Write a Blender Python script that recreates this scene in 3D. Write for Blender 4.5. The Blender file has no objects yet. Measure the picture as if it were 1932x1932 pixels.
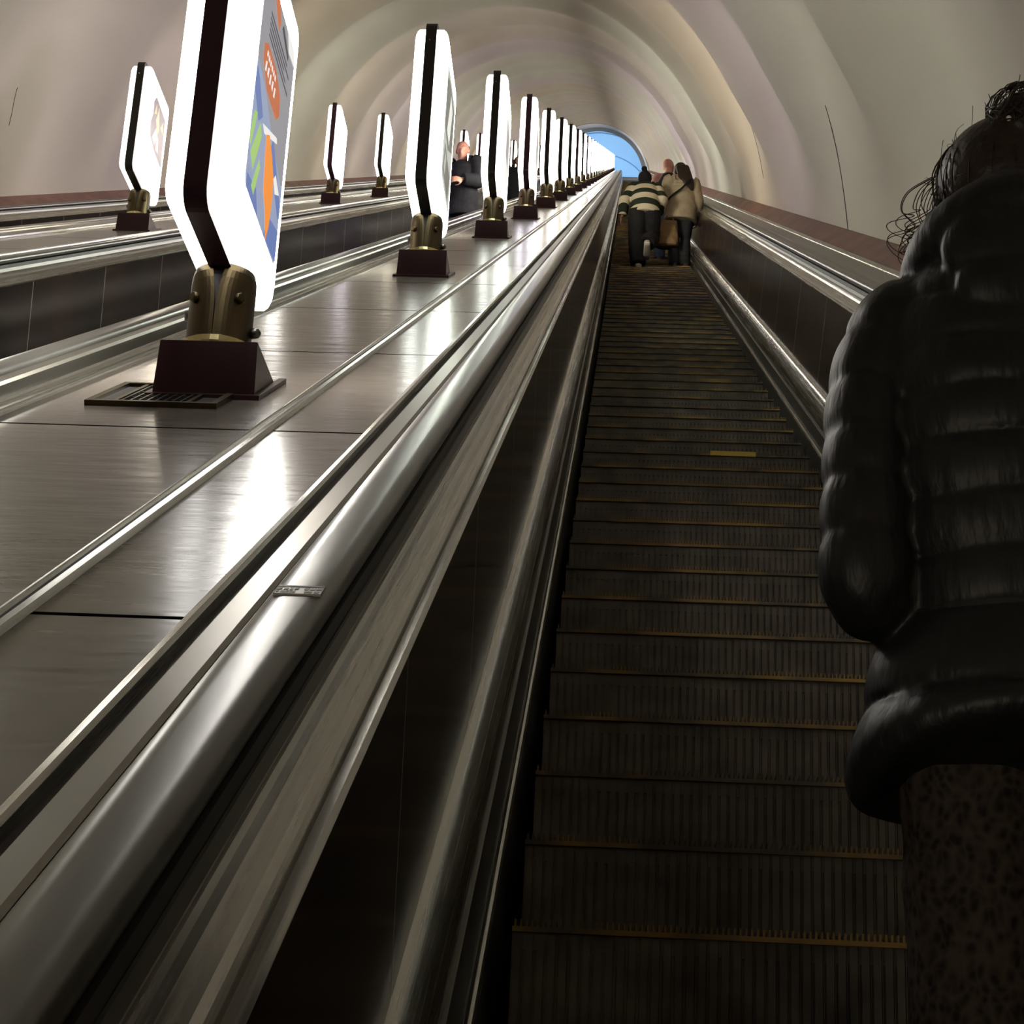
import bpy, bmesh, math, random
from mathutils import Vector, Matrix, Quaternion
random.seed(4)
PI = math.pi
C = bpy.context.scene.collection
SC = bpy.context.scene
# ------------------------------------------------------------------ frame of the place
A = math.radians(30); CA, SA = math.cos(A), math.sin(A)
HC = 1.2757                       # camera height over the nosing plane, square to it
CS = HC * math.tan(A)
CAMZ = HC / CA
def P(x, s, n):
    """a point from across / along the incline / square to it"""
    s += CS
    return Vector((x, s * CA - n * SA, s * SA + n * CA))
# ------------------------------------------------------------------ camera
F = 3550.0
cam = bpy.data.cameras.new('camera'); co = bpy.data.objects.new('camera', cam); C.objects.link(co)
cam.sensor_width = 36; cam.sensor_fit = 'HORIZONTAL'; cam.lens = 36 * F / 1932; cam.clip_end = 600; cam.clip_start = .05
sc = Vector((1181 - 966, -(308 - 966), -F)).normalized()
x0 = Vector((1, 0, 0)); x0 = (x0 - x0.dot(sc) * sc).normalized(); n0 = x0.cross(sc)
rho = math.radians(-1.25)
xv = math.cos(rho) * x0 + math.sin(rho) * n0; nv = xv.cross(sc)
X_, S_, N_ = Vector((1, 0, 0)), Vector((0, CA, SA)), Vector((0, -SA, CA))
cols = [X_ * xv[i] + S_ * sc[i] + N_ * nv[i] for i in range(3)]
co.matrix_world = Matrix([[cols[0][r], cols[1][r], cols[2][r], (0, 0, CAMZ)[r]] for r in range(3)] + [[0, 0, 0, 1]])
SC.camera = co
# ------------------------------------------------------------------ world, exposure
w = bpy.data.worlds.new('world'); SC.world = w; w.use_nodes = True
w.node_tree.nodes['Background'].inputs[0].default_value = (.8, .85, 1, 1)
w.node_tree.nodes['Background'].inputs[1].default_value = 0.0
SC.view_settings.view_transform = 'Standard'; SC.view_settings.look = 'None'
SC.view_settings.gamma = 1; SC.view_settings.use_curve_mapping = False
SC.view_settings.exposure = 0.0
SC.cycles.max_bounces = 8; SC.cycles.diffuse_bounces = 4; SC.cycles.glossy_bounces = 4
SC.cycles.sample_clamp_indirect = 4; SC.cycles.caustics_reflective = False; SC.cycles.caustics_refractive = False
SC.cycles.use_denoising = True
LAMP = 38.                        # what a lamp face gives off
# ------------------------------------------------------------------ materials
MATS = {}
def mat(name, col, rough=.5, metal=0, spec=.5, emit=None, es=0, coat=0, sheen=0):
    m = bpy.data.materials.new(name); m.use_nodes = True
    b = m.node_tree.nodes['Principled BSDF']
    b.inputs['Base Color'].default_value = (*col, 1); b.inputs['Roughness'].default_value = rough
    b.inputs['Metallic'].default_value = metal; b.inputs['Specular IOR Level'].default_value = spec
    b.inputs['Coat Weight'].default_value = coat; b.inputs['Sheen Weight'].default_value = sheen
    if emit: b.inputs['Emission Color'].default_value = (*emit, 1); b.inputs['Emission Strength'].default_value = es
    MATS[name] = m
    return m
def nodes(m): return m.node_tree.nodes, m.node_tree.links, m.node_tree.nodes['Principled BSDF']
def coords(m, scale=(1, 1, 1), slope=True):
    N, L, b = nodes(m)
    t = N.new('ShaderNodeTexCoord'); q = N.new('ShaderNodeMapping')
    if slope:
        q.inputs['Rotation'].default_value = (-A, 0, 0)
        q2 = N.new('ShaderNodeMapping'); L.new(t.outputs['Object'], q.inputs[0]); L.new(q.outputs[0], q2.inputs[0])
        q2.inputs['Scale'].default_value = scale; return q2.outputs[0]
    L.new(t.outputs['Object'], q.inputs[0]); q.inputs['Scale'].default_value = scale
    return q.outputs[0]
def noise(m, vec, scale=5, detail=3, rough=.5):
    N, L, b = nodes(m); n = N.new('ShaderNodeTexNoise'); L.new(vec, n.inputs['Vector'])
    n.inputs['Scale'].default_value = scale; n.inputs['Detail'].default_value = detail; n.inputs['Roughness'].default_value = rough
    return n.outputs['Fac']
def ramp(m, fac, stops):
    N, L, b = nodes(m); r = N.new('ShaderNodeValToRGB'); L.new(fac, r.inputs[0])
    e = r.color_ramp.elements
    while len(e) < len(stops): e.new(.5)
    for i, (p, c) in enumerate(stops): e[i].position = p; e[i].color = (*c, 1)
    return r.outputs[0]
def bump(m, fac, strength=.3, dist=.01):
    N, L, b = nodes(m); u = N.new('ShaderNodeBump'); L.new(fac, u.inputs['Height'])
    u.inputs['Strength'].default_value = strength; u.inputs['Distance'].default_value = dist
    L.new(u.outputs[0], b.inputs['Normal'])
def colour(m, out):
    N, L, b = nodes(m); L.new(out, b.inputs['Base Color'])
def roughmap(m, fac, lo, hi):
    N, L, b = nodes(m); r = N.new('ShaderNodeMapRange'); L.new(fac, r.inputs[0])
    r.inputs['From Min'].default_value = .3; r.inputs['From Max'].default_value = .7
    r.inputs['To Min'].default_value = lo; r.inputs['To Max'].default_value = hi; L.new(r.outputs[0], b.inputs['Roughness'])

vault_m = mat('vault_plaster', (.46, .427, .372), .7, 0, .25)
v = coords(vault_m, (1, .25, 1)); f = noise(vault_m, v, 1.3, 4)
colour(vault_m, ramp(vault_m, f, [(.3, (.45, .40, .345)), (.7, (.50, .45, .393))]))
bump(vault_m, noise(vault_m, coords(vault_m, (1, 1, 1)), 3, 3), .12, .03)
skirt_m = mat('brown_skirting', (.13, .05, .035), .5)
f = noise(skirt_m, coords(skirt_m, (2, .8, 2)), 3, 4)
colour(skirt_m, ramp(skirt_m, f, [(.35, (.10, .038, .027)), (.7, (.19, .085, .06))]))
steel = mat('brushed_aluminium', (.46, .45, .41), .24, 1)
f = noise(steel, coords(steel, (60, .35, 60)), 2, 3); roughmap(steel, f, .16, .32)
bump(steel, noise(steel, coords(steel, (4, 1.3, 4)), 2.2, 2), .10, .02)
trim_d = mat('dull_trim_metal', (.26, .245, .215), .36, 1); bump(trim_d, noise(trim_d, coords(trim_d, (4, 1.2, 4)), 2, 2), .08, .02)
steel_d = mat('dull_metal', (.16, .155, .14), .34, 1)
bump(steel_d, noise(steel_d, coords(steel_d, (4, 1.2, 4)), 2, 2), .08, .02)
recess_m = mat('recess_black', (.012, .011, .01), .5)
rubber = mat('handrail_rubber', (.04, .039, .035), .3, 0, .45, coat=.15)
N_l = nodes(rubber)[2]; N_l.inputs['Coat Roughness'].default_value = .2
bump(rubber, noise(rubber, coords(rubber, (6, 1.0, 6)), 2, 2), .10, .02)
panel_m = mat('side_panel_varnish', (.012, .009, .008), .16, 0, .16)
f = noise(panel_m, coords(panel_m, (1, 1.5, 1)), 2, 3)
colour(panel_m, ramp(panel_m, f, [(.35, (.010, .008, .007)), (.7, (.024, .013, .011))]))
def seamed(base, name, ang, off, pitch, width, col, rgh):
    m = base.copy(); m.name = name; MATS[name] = m; N, L, b = nodes(m)
    t = N.new('ShaderNodeTexCoord'); q = N.new('ShaderNodeMapping'); q.inputs['Rotation'].default_value = (-ang, 0, 0); L.new(t.outputs['Object'], q.inputs[0])
    sp = N.new('ShaderNodeSeparateXYZ'); L.new(q.outputs[0], sp.inputs[0]); last = sp.outputs['Y']
    for op, v_ in (('SUBTRACT', off), ('DIVIDE', pitch), ('ADD', .5), ('FRACT', 0), ('SUBTRACT', .5), ('ABSOLUTE', 0), ('LESS_THAN', width / pitch)):
        k = N.new('ShaderNodeMath'); k.operation = op; L.new(last, k.inputs[0]); k.inputs[1].default_value = v_; last = k.outputs[0]
    for sock, val in (('Base Color', (*col, 1)), ('Roughness', rgh)) + ((('Specular IOR Level', 0),) if col[0] < .05 else ()):
        mx = N.new('ShaderNodeMix'); mx.data_type = 'RGBA' if sock == 'Base Color' else 'FLOAT'; L.new(last, mx.inputs[0])
        ia, ib, oo = (6, 7, 2) if sock == 'Base Color' else (2, 3, 0)
        lk = [l for l in L if l.to_socket == b.inputs[sock]]
        if lk: L.new(lk[0].from_socket, mx.inputs[ia])
        else: mx.inputs[ia].default_value = b.inputs[sock].default_value
        mx.inputs[ib].default_value = val; L.new(mx.outputs[oo], b.inputs[sock])
    return m
deck_m = mat('deck_laminate', (.12, .10, .088), .2, 0, .55)
f = noise(deck_m, coords(deck_m, (1.2, .6, 1)), 1.5, 4)
colour(deck_m, ramp(deck_m, f, [(.3, (.125, .108, .095)), (.7, (.19, .165, .145))]))
roughmap(deck_m, noise(deck_m, coords(deck_m, (5, 60, 5)), 2, 3), .17, .26)
bump(deck_m, noise(deck_m, coords(deck_m, (3, 9, 3)), 1.5, 3), .07, .02)
deck_r = mat('wall_deck_sheet', (.17, .155, .145), .3, 0, .5)
bump(deck_r, noise(deck_r, coords(deck_r, (3, 3, 3)), 1.5, 3), .15, .03)
gap_m = mat('joint_black', (.01, .009, .008), .6)
tread_m = mat('step_iron', (.045, .041, .036), .42, .6)
gp_ = nodes(tread_m)[0].new('ShaderNodeNewGeometry'); f = noise(tread_m, gp_.outputs['Position'], 11, 4)
colour(tread_m, ramp(tread_m, f, [(.3, (.09, .082, .072)), (.72, (.19, .175, .152))]))
yellow_m = mat('worn_yellow_edge', (.30, .19, .05), .5)
gp_ = nodes(yellow_m)[0].new('ShaderNodeNewGeometry'); f = noise(yellow_m, gp_.outputs['Position'], 6, 4)
colour(yellow_m, ramp(yellow_m, f, [(.43, (.10, .085, .06)), (.66, (.42, .27, .07))]))
stripe_m = mat('bright_yellow_paint', (.75, .58, .10), .5)
brass = mat('aged_brass', (.28, .20, .10), .38, 1)
f = noise(brass, coords(brass, (6, 6, 2), False), 3, 3)
colour(brass, ramp(brass, f, [(.3, (.065, .05, .028)), (.75, (.13, .098, .052))]))
brass_l = mat('bright_brass', (.62, .52, .26), .22, 1)
maroon = mat('maroon_enamel', (.024, .0045, .0065), .35, 0, .3)
black_m = mat('black_frame', (.016, .013, .013), .35)
plum_m = mat('plum_frame', (.05, .014, .028), .35)
LC = {'warm': (1, .88, .66), 'cool': (.88, .95, 1.0), 'green': (.93, 1, .84), 'white': (1, .95, .86), 'lilac': (.95, .85, 1)}
for k, c in list(LC.items()): LC[k + '_soft'] = c                # the far row burns a little weaker
for k, c in LC.items():
    LAMP_K = LAMP * (.47 if k.endswith('soft') else 1)
    mat('lit_diffuser_' + k, (.75, .75, .72), .35, emit=c, es=LAMP_K)
    mat('lit_edge_' + k, (.75, .75, .72), .35, emit=tuple(.5 + .5 * x for x in c), es=LAMP_K * .13)
def lit(name, c, e=.9): return mat(name, tuple(.4 * x for x in c), .3, emit=c, es=e)

# ------------------------------------------------------------------ mesh helpers
def new_obj(name, me, m=None, parent=None, world=False):
    o = bpy.data.objects.new(name, me); C.objects.link(o)
    if m:
        for mm in (m if isinstance(m, (list, tuple)) else [m]): me.materials.append(mm)
    if parent:
        o.parent = parent
        if world: o.matrix_parent_inverse = Matrix.Translation(parent.location).inverted()
    return o
def obj(name, bm, m, parent=None, world=False, smooth=False):
    me = bpy.data.meshes.new(name); bmesh.ops.recalc_face_normals(bm, faces=bm.faces); bm.to_mesh(me); bm.free()
    if smooth: me.polygons.foreach_set('use_smooth', [True] * len(me.polygons))
    return new_obj(name, me, m, parent, world)
def thing(name, label, cat, loc=(0, 0, 0), group=None, rz=0):
    o = bpy.data.objects.new(name, None); C.objects.link(o); o.location = loc; o.rotation_euler = (0, 0, rz)
    o.empty_display_size = .2
    o['label'] = label; o['category'] = cat
    if group: o['group'] = group
    return o
def tag(o, label, cat, group=None, kind=None):
    o['label'] = label; o['category'] = cat
    if group: o['group'] = group
    if kind: o['kind'] = kind
    return o
def struct(o): o['kind'] = 'structure'; return o
def box(bm, x0, x1, y0, y1, z0, z1, mi=0):
    vs = [bm.verts.new((x, y, z)) for x in (x0, x1) for y in (y0, y1) for z in (z0, z1)]
    for q in ((0, 1, 3, 2), (4, 6, 7, 5), (0, 4, 5, 1), (2, 3, 7, 6), (0, 2, 6, 4), (1, 5, 7, 3)):
        fc = bm.faces.new([vs[i] for i in q]); fc.material_index = mi
def sbox(bm, x0, x1, s0, s1, n0_, n1_, mi=0):
    vs = [bm.verts.new(P(x, s, n)) for x in (x0, x1) for s in (s0, s1) for n in (n0_, n1_)]
    for q in ((0, 1, 3, 2), (4, 6, 7, 5), (0, 4, 5, 1), (2, 3, 7, 6), (0, 2, 6, 4), (1, 5, 7, 3)):
        fc = bm.faces.new([vs[i] for i in q]); fc.material_index = mi
def section(bm, pts, s0, s1, segs=1):
    """a closed cross-section (x, n) drawn out along the incline"""
    rings = []
    for i in range(segs + 1):
        s = s0 + (s1 - s0) * i / segs
        rings.append([bm.verts.new(P(x, s, n)) for x, n in pts])
    k = len(pts)
    for a_, b_ in zip(rings, rings[1:]):
        for i in range(k): bm.faces.new((a_[i], a_[(i + 1) % k], b_[(i + 1) % k], b_[i]))
    bm.faces.new(rings[0][::-1]); bm.faces.new(rings[-1])
def prism(bm, pts, x0, x1, mi=0):
    """outline (y, z) drawn out along x"""
    a_ = [bm.verts.new((x0, y, z)) for y, z in pts]; b_ = [bm.verts.new((x1, y, z)) for y, z in pts]; k = len(pts)
    fs = [bm.faces.new((a_[i], a_[(i + 1) % k], b_[(i + 1) % k], b_[i])) for i in range(k)]
    fs += [bm.faces.new(a_[::-1]), bm.faces.new(b_)]
    for q in fs: q.material_index = mi
def lathe(bm, prof, seg=24, c=(0, 0, 0)):
    rs = [[bm.verts.new((c[0] + r * math.cos(2 * PI * i / seg), c[1] + r * math.sin(2 * PI * i / seg), c[2] + z)) for i in range(seg)] for r, z in prof]
    for a_, b_ in zip(rs, rs[1:]):
        for i in range(seg): bm.faces.new((a_[i], a_[(i + 1) % seg], b_[(i + 1) % seg], b_[i]))
    bm.faces.new(rs[0][::-1]); bm.faces.new(rs[-1])
def frame_for(t, ref):
    t = t.normalized(); u = ref - ref.dot(t) * t
    if u.length < 1e-4: u = Vector((0, 1, 0)) - Vector((0, 1, 0)).dot(t) * t
    u.normalize(); return u, t.cross(u)
def tube(bm, pts, rad, seg=14, ref=(1, 0, 0), mi=0):
    """closed tube; rad entries are r or (r_along_ref, r_other)"""
    pts = [Vector(p) for p in pts]; ref = Vector(ref); rings = []; n = len(pts)
    for i, p in enumerate(pts):
        t = pts[min(i + 1, n - 1)] - pts[max(i - 1, 0)]
        u, v_ = frame_for(t, ref); r = rad[i] if isinstance(rad, (list, tuple)) else rad
        ra, rb = r if isinstance(r, (list, tuple)) else (r, r)
        rings.append([bm.verts.new(p + u * (ra * math.cos(2 * PI * k / seg)) + v_ * (rb * math.sin(2 * PI * k / seg))) for k in range(seg)])
    for a_, b_ in zip(rings, rings[1:]):
        for k in range(seg):
            fc = bm.faces.new((a_[k], a_[(k + 1) % seg], b_[(k + 1) % seg], b_[k])); fc.material_index = mi; fc.smooth = True
    for r_, rev in ((rings[0], True), (rings[-1], False)):
        fc = bm.faces.new(r_[::-1] if rev else r_); fc.material_index = mi
def ball(bm, c, r, seg=16, rot=None):
    r = r if isinstance(r, (list, tuple)) else (r, r, r)
    m4 = Matrix.Translation(c) @ (rot.to_matrix().to_4x4() if rot else Matrix()) @ Matrix.Diagonal((*r, 1))
    bmesh.ops.create_uvsphere(bm, u_segments=seg, v_segments=seg * 2 // 3, radius=1, matrix=m4)
def interp(pts, rad, n):
    """resample a path with Catmull-Rom"""
    pts = [Vector(p) for p in pts]; rad = [Vector(r if isinstance(r, (tuple, list)) else (r, r)) for r in rad]
    op, orr = [], []
    m = len(pts)
    for i in range(n + 1):
        t = i / n * (m - 1); k = min(int(t), m - 2); q = t - k
        def cr(a):
            p0, p1, p2, p3 = a[max(k - 1, 0)], a[k], a[k + 1], a[min(k + 2, m - 1)]
            return .5 * ((2 * p1) + (p2 - p0) * q + (2 * p0 - 5 * p1 + 4 * p2 - p3) * q * q + (3 * p1 - p0 - 3 * p2 + p3) * q ** 3)
        op.append(cr(pts)); orr.append(tuple(cr(rad)))
    return op, orr
def fuse(name, bm, m, parent, voxel=.01, smooth=4, factor=.5):
    """joins overlapping closed shapes into one continuous skin"""
    me = bpy.data.meshes.new(name); bmesh.ops.recalc_face_normals(bm, faces=bm.faces); bm.to_mesh(me); bm.free()
    t = bpy.data.objects.new('fuse_tmp', me); C.objects.link(t)
    r = t.modifiers.new('r', 'REMESH'); r.mode = 'VOXEL'; r.voxel_size = voxel; r.use_smooth_shade = True
    if smooth:
        s = t.modifiers.new('s', 'SMOOTH'); s.iterations = smooth; s.factor = factor
    bpy.context.view_layer.update()
    dg = bpy.context.evaluated_depsgraph_get()
    me2 = bpy.data.meshes.new_from_object(t.evaluated_get(dg)); me2.name = name
    bpy.data.objects.remove(t); bpy.data.meshes.remove(me)
    me2.materials.clear()
    me2.polygons.foreach_set('use_smooth', [True] * len(me2.polygons))
    return new_obj(name, me2, m, parent)
def copy_tree(o, parent=None, mesh_swap=None):
    c = o.copy(); C.objects.link(c)
    if parent: c.parent = parent
    if mesh_swap and c.data in mesh_swap: c.data = mesh_swap[c.data]
    for ch in list(o.children): copy_tree(ch, c, mesh_swap)
    return c

# ------------------------------------------------------------------ the setting: vault, skirtings, landing hall
XC, RC, NC = -2.14, 3.82, .28
S0, S1 = -9.0, 133.0
def vault_r(s, a_):
    fade = min(1, max(0, (min(a_, PI - a_) - math.radians(9)) / math.radians(22))); fade = fade * fade * (3 - 2 * fade)
    return RC + .03 - fade * .19 * (.5 + .5 * math.cos(2 * PI * (s - 6.4) / 4.6)) ** 3 - .03 * (1 - fade)  # ribs between the lamps, added to the shape for light and dark bands
def vault():
    bm = bmesh.new(); prev = None
    a0 = math.asin((.80 - NC) / RC); nseg = 72; ns = 1180
    for i in range(ns + 1):
        s = S0 + (S1 - S0) * i / ns
        ring = []
        for k in range(nseg + 1):
            a_ = a0 + (PI - 2 * a0) * k / nseg; r = vault_r(s, a_)
            ring.append(bm.verts.new(P(XC + r * math.cos(a_), s, NC + r * math.sin(a_))))
        if prev:
            for k in range(nseg): bm.faces.new((prev[k], prev[k + 1], ring[k + 1], ring[k]))
        prev = ring
    return struct(obj('ceiling', bm, vault_m, smooth=True))
vault()
for side, sg in (('right', 1), ('left', -1)):
    bm = bmesh.new()
    section(bm, [(XC + sg * 3.60, .72), (XC + sg * 3.615, .74), (XC + sg * 3.75, .835), (XC + sg * 3.90, .835), (XC + sg * 3.90, .72)], S0, S1, 40)
    struct(obj('baseboard_' + side, bm, skirt_m))
bm = bmesh.new(); sbox(bm, XC - 4.2, XC + 4.2, S0 - .2, S0, -1.2, 4.6); struct(obj('wall_back', bm, mat('dim_back_wall', (.2, .19, .18), .8)))
bm = bmesh.new(); sbox(bm, XC - 4.0, XC + 4.0, S0, S1, -.75, -.6); struct(obj('floor', bm, gap_m))
# the cracks where two rings of the lining meet
def crack(sv, a0, a1, wmax, nm, x_shift=0):
    bm = bmesh.new(); n = 30; pl = None
    for i in range(n + 1):
        t = i / n; a_ = math.radians(a0 + (a1 - a0) * t); wd = wmax * (math.sin(PI * min(1, t * 1.02)) ** .8) * (.7 + .3 * math.sin(9 * t)) + .002
        ds = .05 * math.sin(3 * t + sv); rr = vault_r(sv + ds, a_) - .004
        q = [bm.verts.new(P(XC + r_ * math.cos(a_), sv + ds + d, NC + r_ * math.sin(a_))) for r_ in (rr, rr + .02) for d in (-wd, wd)]
        if pl:
            bm.faces.new((pl[0], pl[1], q[1], q[0])); bm.faces.new((pl[0], q[0], q[2], pl[2])); bm.faces.new((pl[1], pl[3], q[3], q[1]))
        pl = q
    o = obj(nm, bm, mat('crack_dark', (.03, .022, .022), .8)); return o
hall_m = mat('pale_blue_vault_paint', (.50, .62, .74), .6)
ring_m = mat('grey_portal_plaster', (.60, .61, .62), .7)
# end ring and the upper hall beyond it
def annulus(s0, s1, r0, r1, m, nm):
    bm = bmesh.new(); k = 64
    rs = []
    for (s, r) in ((s0, r0), (s0, r1), (s1, r1), (s1, r0)):
        rs.append([bm.verts.new(P(XC + r * math.cos(PI * i / k), s, NC + r * math.sin(PI * i / k) - .1)) for i in range(k + 1)])
    for a_, b_ in zip(rs, rs[1:] + rs[:1]):
        for i in range(k): bm.faces.new((a_[i], a_[i + 1], b_[i + 1], b_[i]))
    return obj(nm, bm, m, smooth=False)
struct(annulus(S1, S1 + 14, 3.74, 4.2, ring_m, 'trim_1'))
struct(annulus(S1 + 14, S1 + 14.6, 3.46, 4.3, ring_m, 'trim_2'))
base = P(XC, S1 + 14.3, 0); HY, HZ = base.y, base.z
bm = bmesh.new(); k = 40; ny = 14; prev = None; RH = 4.4
for j in range(ny + 1):
    y = HY + 22 * j / ny
    ring = [bm.verts.new((XC + RH * math.cos(PI * i / k), y, HZ + .8 + RH * 1.05 * math.sin(PI * i / k))) for i in range(k + 1)]
    if prev:
        for i in range(k): bm.faces.new((prev[i], prev[i + 1], ring[i + 1], ring[i]))
    prev = ring
struct(obj('wall_upper_hall', bm, hall_m, smooth=True))
bm = bmesh.new(); box(bm, XC - 4.6, XC + 4.6, HY - .5, HY + 22.2, HZ - .3, HZ); struct(obj('floor_upper_hall', bm, ring_m))
bm = bmesh.new(); box(bm, XC - 4.6, XC + 4.6, HY + 22, HY + 22.3, HZ, HZ + 6); struct(obj('wall_hall_end', bm, hall_m))
for j in range(5):
    bm = bmesh.new(); y = HY + 2.2 + 3.2 * j; pr = None
    for i in range(k + 1):
        a_ = PI * i / k
        q = [bm.verts.new((XC + r_ * math.cos(a_), yy, HZ + .8 + r_ * 1.05 * math.sin(a_))) for r_ in (RH - .07, RH + .02) for yy in (y - .06, y + .06)]
        if pr:
            for e0, e1 in ((0, 1), (1, 3), (3, 2), (2, 0)): bm.faces.new((pr[e0], pr[e1], q[e1], q[e0]))
        pr = q
    struct(obj('trim_%d' % (j + 3), bm, mat('blue_rib_%d' % j, (.40, .52, .66), .6)))
for j in range(3):
    ld = bpy.data.lights.new('hall_light', 'AREA'); ld.shape = 'RECTANGLE'; ld.size = 5; ld.size_y = 2.5; ld.energy = 150; ld.color = (.48, .74, 1)
    lo = bpy.data.objects.new('hall_light', ld); C.objects.link(lo); lo.location = (XC, HY + 2 + 4.5 * j, HZ + 1.0); lo.rotation_euler = (PI, 0, 0)

# ------------------------------------------------------------------ escalators
SEAM = math.radians(8); EX = .36; PITCH = 2.5; SB, ST = -2.4, 141.0
def mirror(pts, sg, cx): return [(cx + sg * x, n) for x, n in pts]
def lean(n):                      # the right side of our escalator stands a little closer in at its foot
    return -.015 if n < .1 else (-.042 if n < .3 else (-.042 * (.64 - n) / .34 if n < .64 else 0))
def escalator(cx, label, s_from=SB, full=True, seams=((1, 9.03, 1.31), (-1, 3.43, 1.15))):
    t = thing('escalator', label, 'escalator', P(cx, 0, 0))
    for sg, so, sp in seams:
        fit = lambda pr: [(x + (lean(n) if full and sg > 0 else 0), n) for x, n in pr]
        pt = lambda nm, pr, m, sm=False: obj(nm, _sec(mirror(fit(pr), sg, cx), s_from), m, t, True, sm)
        pt('skirt_panel', [(.545, -.45), (.545, .03), (.549, .042), (.557, .05), (.563, .14), (.60, .14), (.60, -.45)], steel_d)
        pt('skirt_bead', [(.541, .026), (.5405, .034), (.544, .041), (.549, .044), (.553, .053), (.558, .049), (.556, .03), (.55, .022)], steel)
        bulge = [(.571 - .0 + .03 * (q / 8) - .017 * math.sin(PI * q / 8), .14 + .132 * q / 8) for q in range(9)]
        pt('lower_moulding', bulge + [(.64, .272), (.64, .14)], steel, True)
        obj('side_panel', _sec(mirror(fit([(.612, .268), (.612, .676), (.66, .676), (.66, .268)]), sg, cx), s_from), seamed(panel_m, 'side_panel', SEAM, P(0, so, .676).y * math.cos(SEAM) + P(0, so, .676).z * math.sin(SEAM), sp * math.cos(A - SEAM), .0032, (.20, .185, .165), .4), t, True)
        pt('panel_bead', [(.608, .672), (.606, .678), (.611, .684), (.622, .682), (.626, .672)], steel)
        tr = pt('upper_trim', [(.624, .676), (.632, .686), (.640, .690), (.655, .707), (.660, .716), (.664, .722), (.669, .722), (.669, .700), (.70, .66), (.64, .66)], steel, False)
        pt('handrail_guide', [(.669, .70), (.669, .726), (.672, .730), (.676, .757), (.76, .757), (.76, .66), (.70, .66)], recess_m)
        pt('guide_rail', [(.6685, .719), (.6665, .727), (.6695, .742), (.673, .742), (.6735, .719)], steel_d)
        hr = [(.6795, .762), (.676, .772), (.678, .783), (.684, .7895), (.70, .7915), (.728, .7915), (.743, .7895), (.749, .783), (.751, .772), (.747, .762)]
        h = pt('handrail', hr, rubber, True)
        pt('inner_trim', [(.757, .70), (.757, .774), (.762, .778), (.792, .777), (.797, .770), (.797, .70)], trim_d)
        pt('edge_channel', [(.797, .70), (.797, .738), (.834, .738), (.834, .70)], recess_m)
        pt('deck_edging', [(.834, .70), (.834, .752), (.838, .757), (.848, .754), (.851, .742), (.851, .70)], steel)
        if full and sg < 0:
            bm = bmesh.new(); g = 2.06
            sbox(bm, cx - .748 + .008, cx - .748 + .062, g - .02, g + .018, .7905, .7935); 
            st = obj('sticker', bm, mat('sticker_grey', (.35, .34, .31), .4), h, True); st['label'] = 'small printed sticker with dark smudged lettering'
            bm = bmesh.new()
            for (a0, a1, b0, b1) in ((0, 1, .84, 1), (.02, .12, .45, .7), (.17, .26, .45, .7), (.3, .36, .4, .72), (.4, .48, .45, .7), (.05, .1, .12, .3), (.14, .3, .1, .28), (.33, .44, .12, .3), (.6, .7, .45, .75), (.73, .83, .42, .72), (.86, .97, .45, .75), (.64, .8, .1, .3), (.84, .94, .1, .3), (0, .02, 0, 1), (.98, 1, .3, 1)):
                x_ = lambda q: cx - .740 + .054 * q
                s_ = lambda q: g - .02 + .038 * q
                sbox(bm, x_(a0), x_(a1), s_(b0), s_(b1), .7936, .7940)
            obj('lettering', bm, recess_m, st, True) if False else None
            o2 = obj('sticker_print', bm, recess_m, h, True)
    return t
def _sec(pts, s_from):
    bm = bmesh.new(); section(bm, pts, s_from, ST, 60); return bm
escalator(EX, 'right-hand escalator with dark varnished sides that the woman in the black puffer jacket rides')
escalator(EX - PITCH, 'middle escalator between the two lamp rows, ridden by people in dark coats', full=False, seams=((1, 5.1, 1.25), (-1, 8.72, 1.25)))
escalator(EX - 2 * PITCH, 'far left escalator beside the left tunnel wall, beyond both lamp rows', 3.0, False, seams=((1, 5.1, 1.25), (-1, 5.1, 1.25)))
for i in (1, 2):
    bm = bmesh.new(); cx = EX - i * PITCH
    for j in range(330):
        Y = .1 + .3632 * j; Z = Y * math.tan(A); box(bm, cx - .54, cx + .54, Y, Y + .3632, Z - .3, Z)
    o = obj('escalator_steps', bm, tread_m)
    tag(o, ('dark steps running down inside the middle escalator', 'dark steps running inside the far left escalator')[i - 1], 'steps', None, 'stuff')

# ------------------------------------------------------------------ decks between the escalators
def deck(cx, label, strips, seam0, sp=1.55, m=deck_m, hw=.40):
    t = thing('balustrade_deck', label, 'deck', P(cx, 0, .735))
    bm = bmesh.new(); section(bm, [(cx - hw, .735), (cx + hw, .735), (cx + hw, .66), (cx - hw, .66)], SB, ST, 60)
    obj('deck_panel', bm, seamed(m, 'deck_with_joints', A, seam0 + CS, sp, .0075, (.008, .007, .006), .6), t, True)
    for x in strips:
        bm = bmesh.new(); section(bm, [(x - .018, .736), (x - .016, .745), (x - .009, .748), (x - .006, .740), (x + .004, .740), (x + .007, .748), (x + .015, .746), (x + .018, .736), (x + .018, .725), (x - .018, .725)], SB, ST, 60)
        ts = obj('trim_strip', bm, steel, t, True)
        bm = bmesh.new(); section(bm, [(x - .007, .7385), (x + .007, .7385), (x + .006, .7415), (x - .006, .7415)], SB, ST, 60); obj('trim_groove', bm, recess_m, ts, True)
    return t
deck(-.89, 'brown panelled deck with trim strips carrying the near row of lamps', [-1.26, -.705], 2.14)
deck(-3.39, 'brown panelled deck carrying the far row of lamps', [-3.76, -3.205], 2.6)
t = thing('wall_deck', 'narrow grey sheet-metal deck between right handrail and tunnel wall', 'deck', P(1.35, 0, .735))
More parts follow.
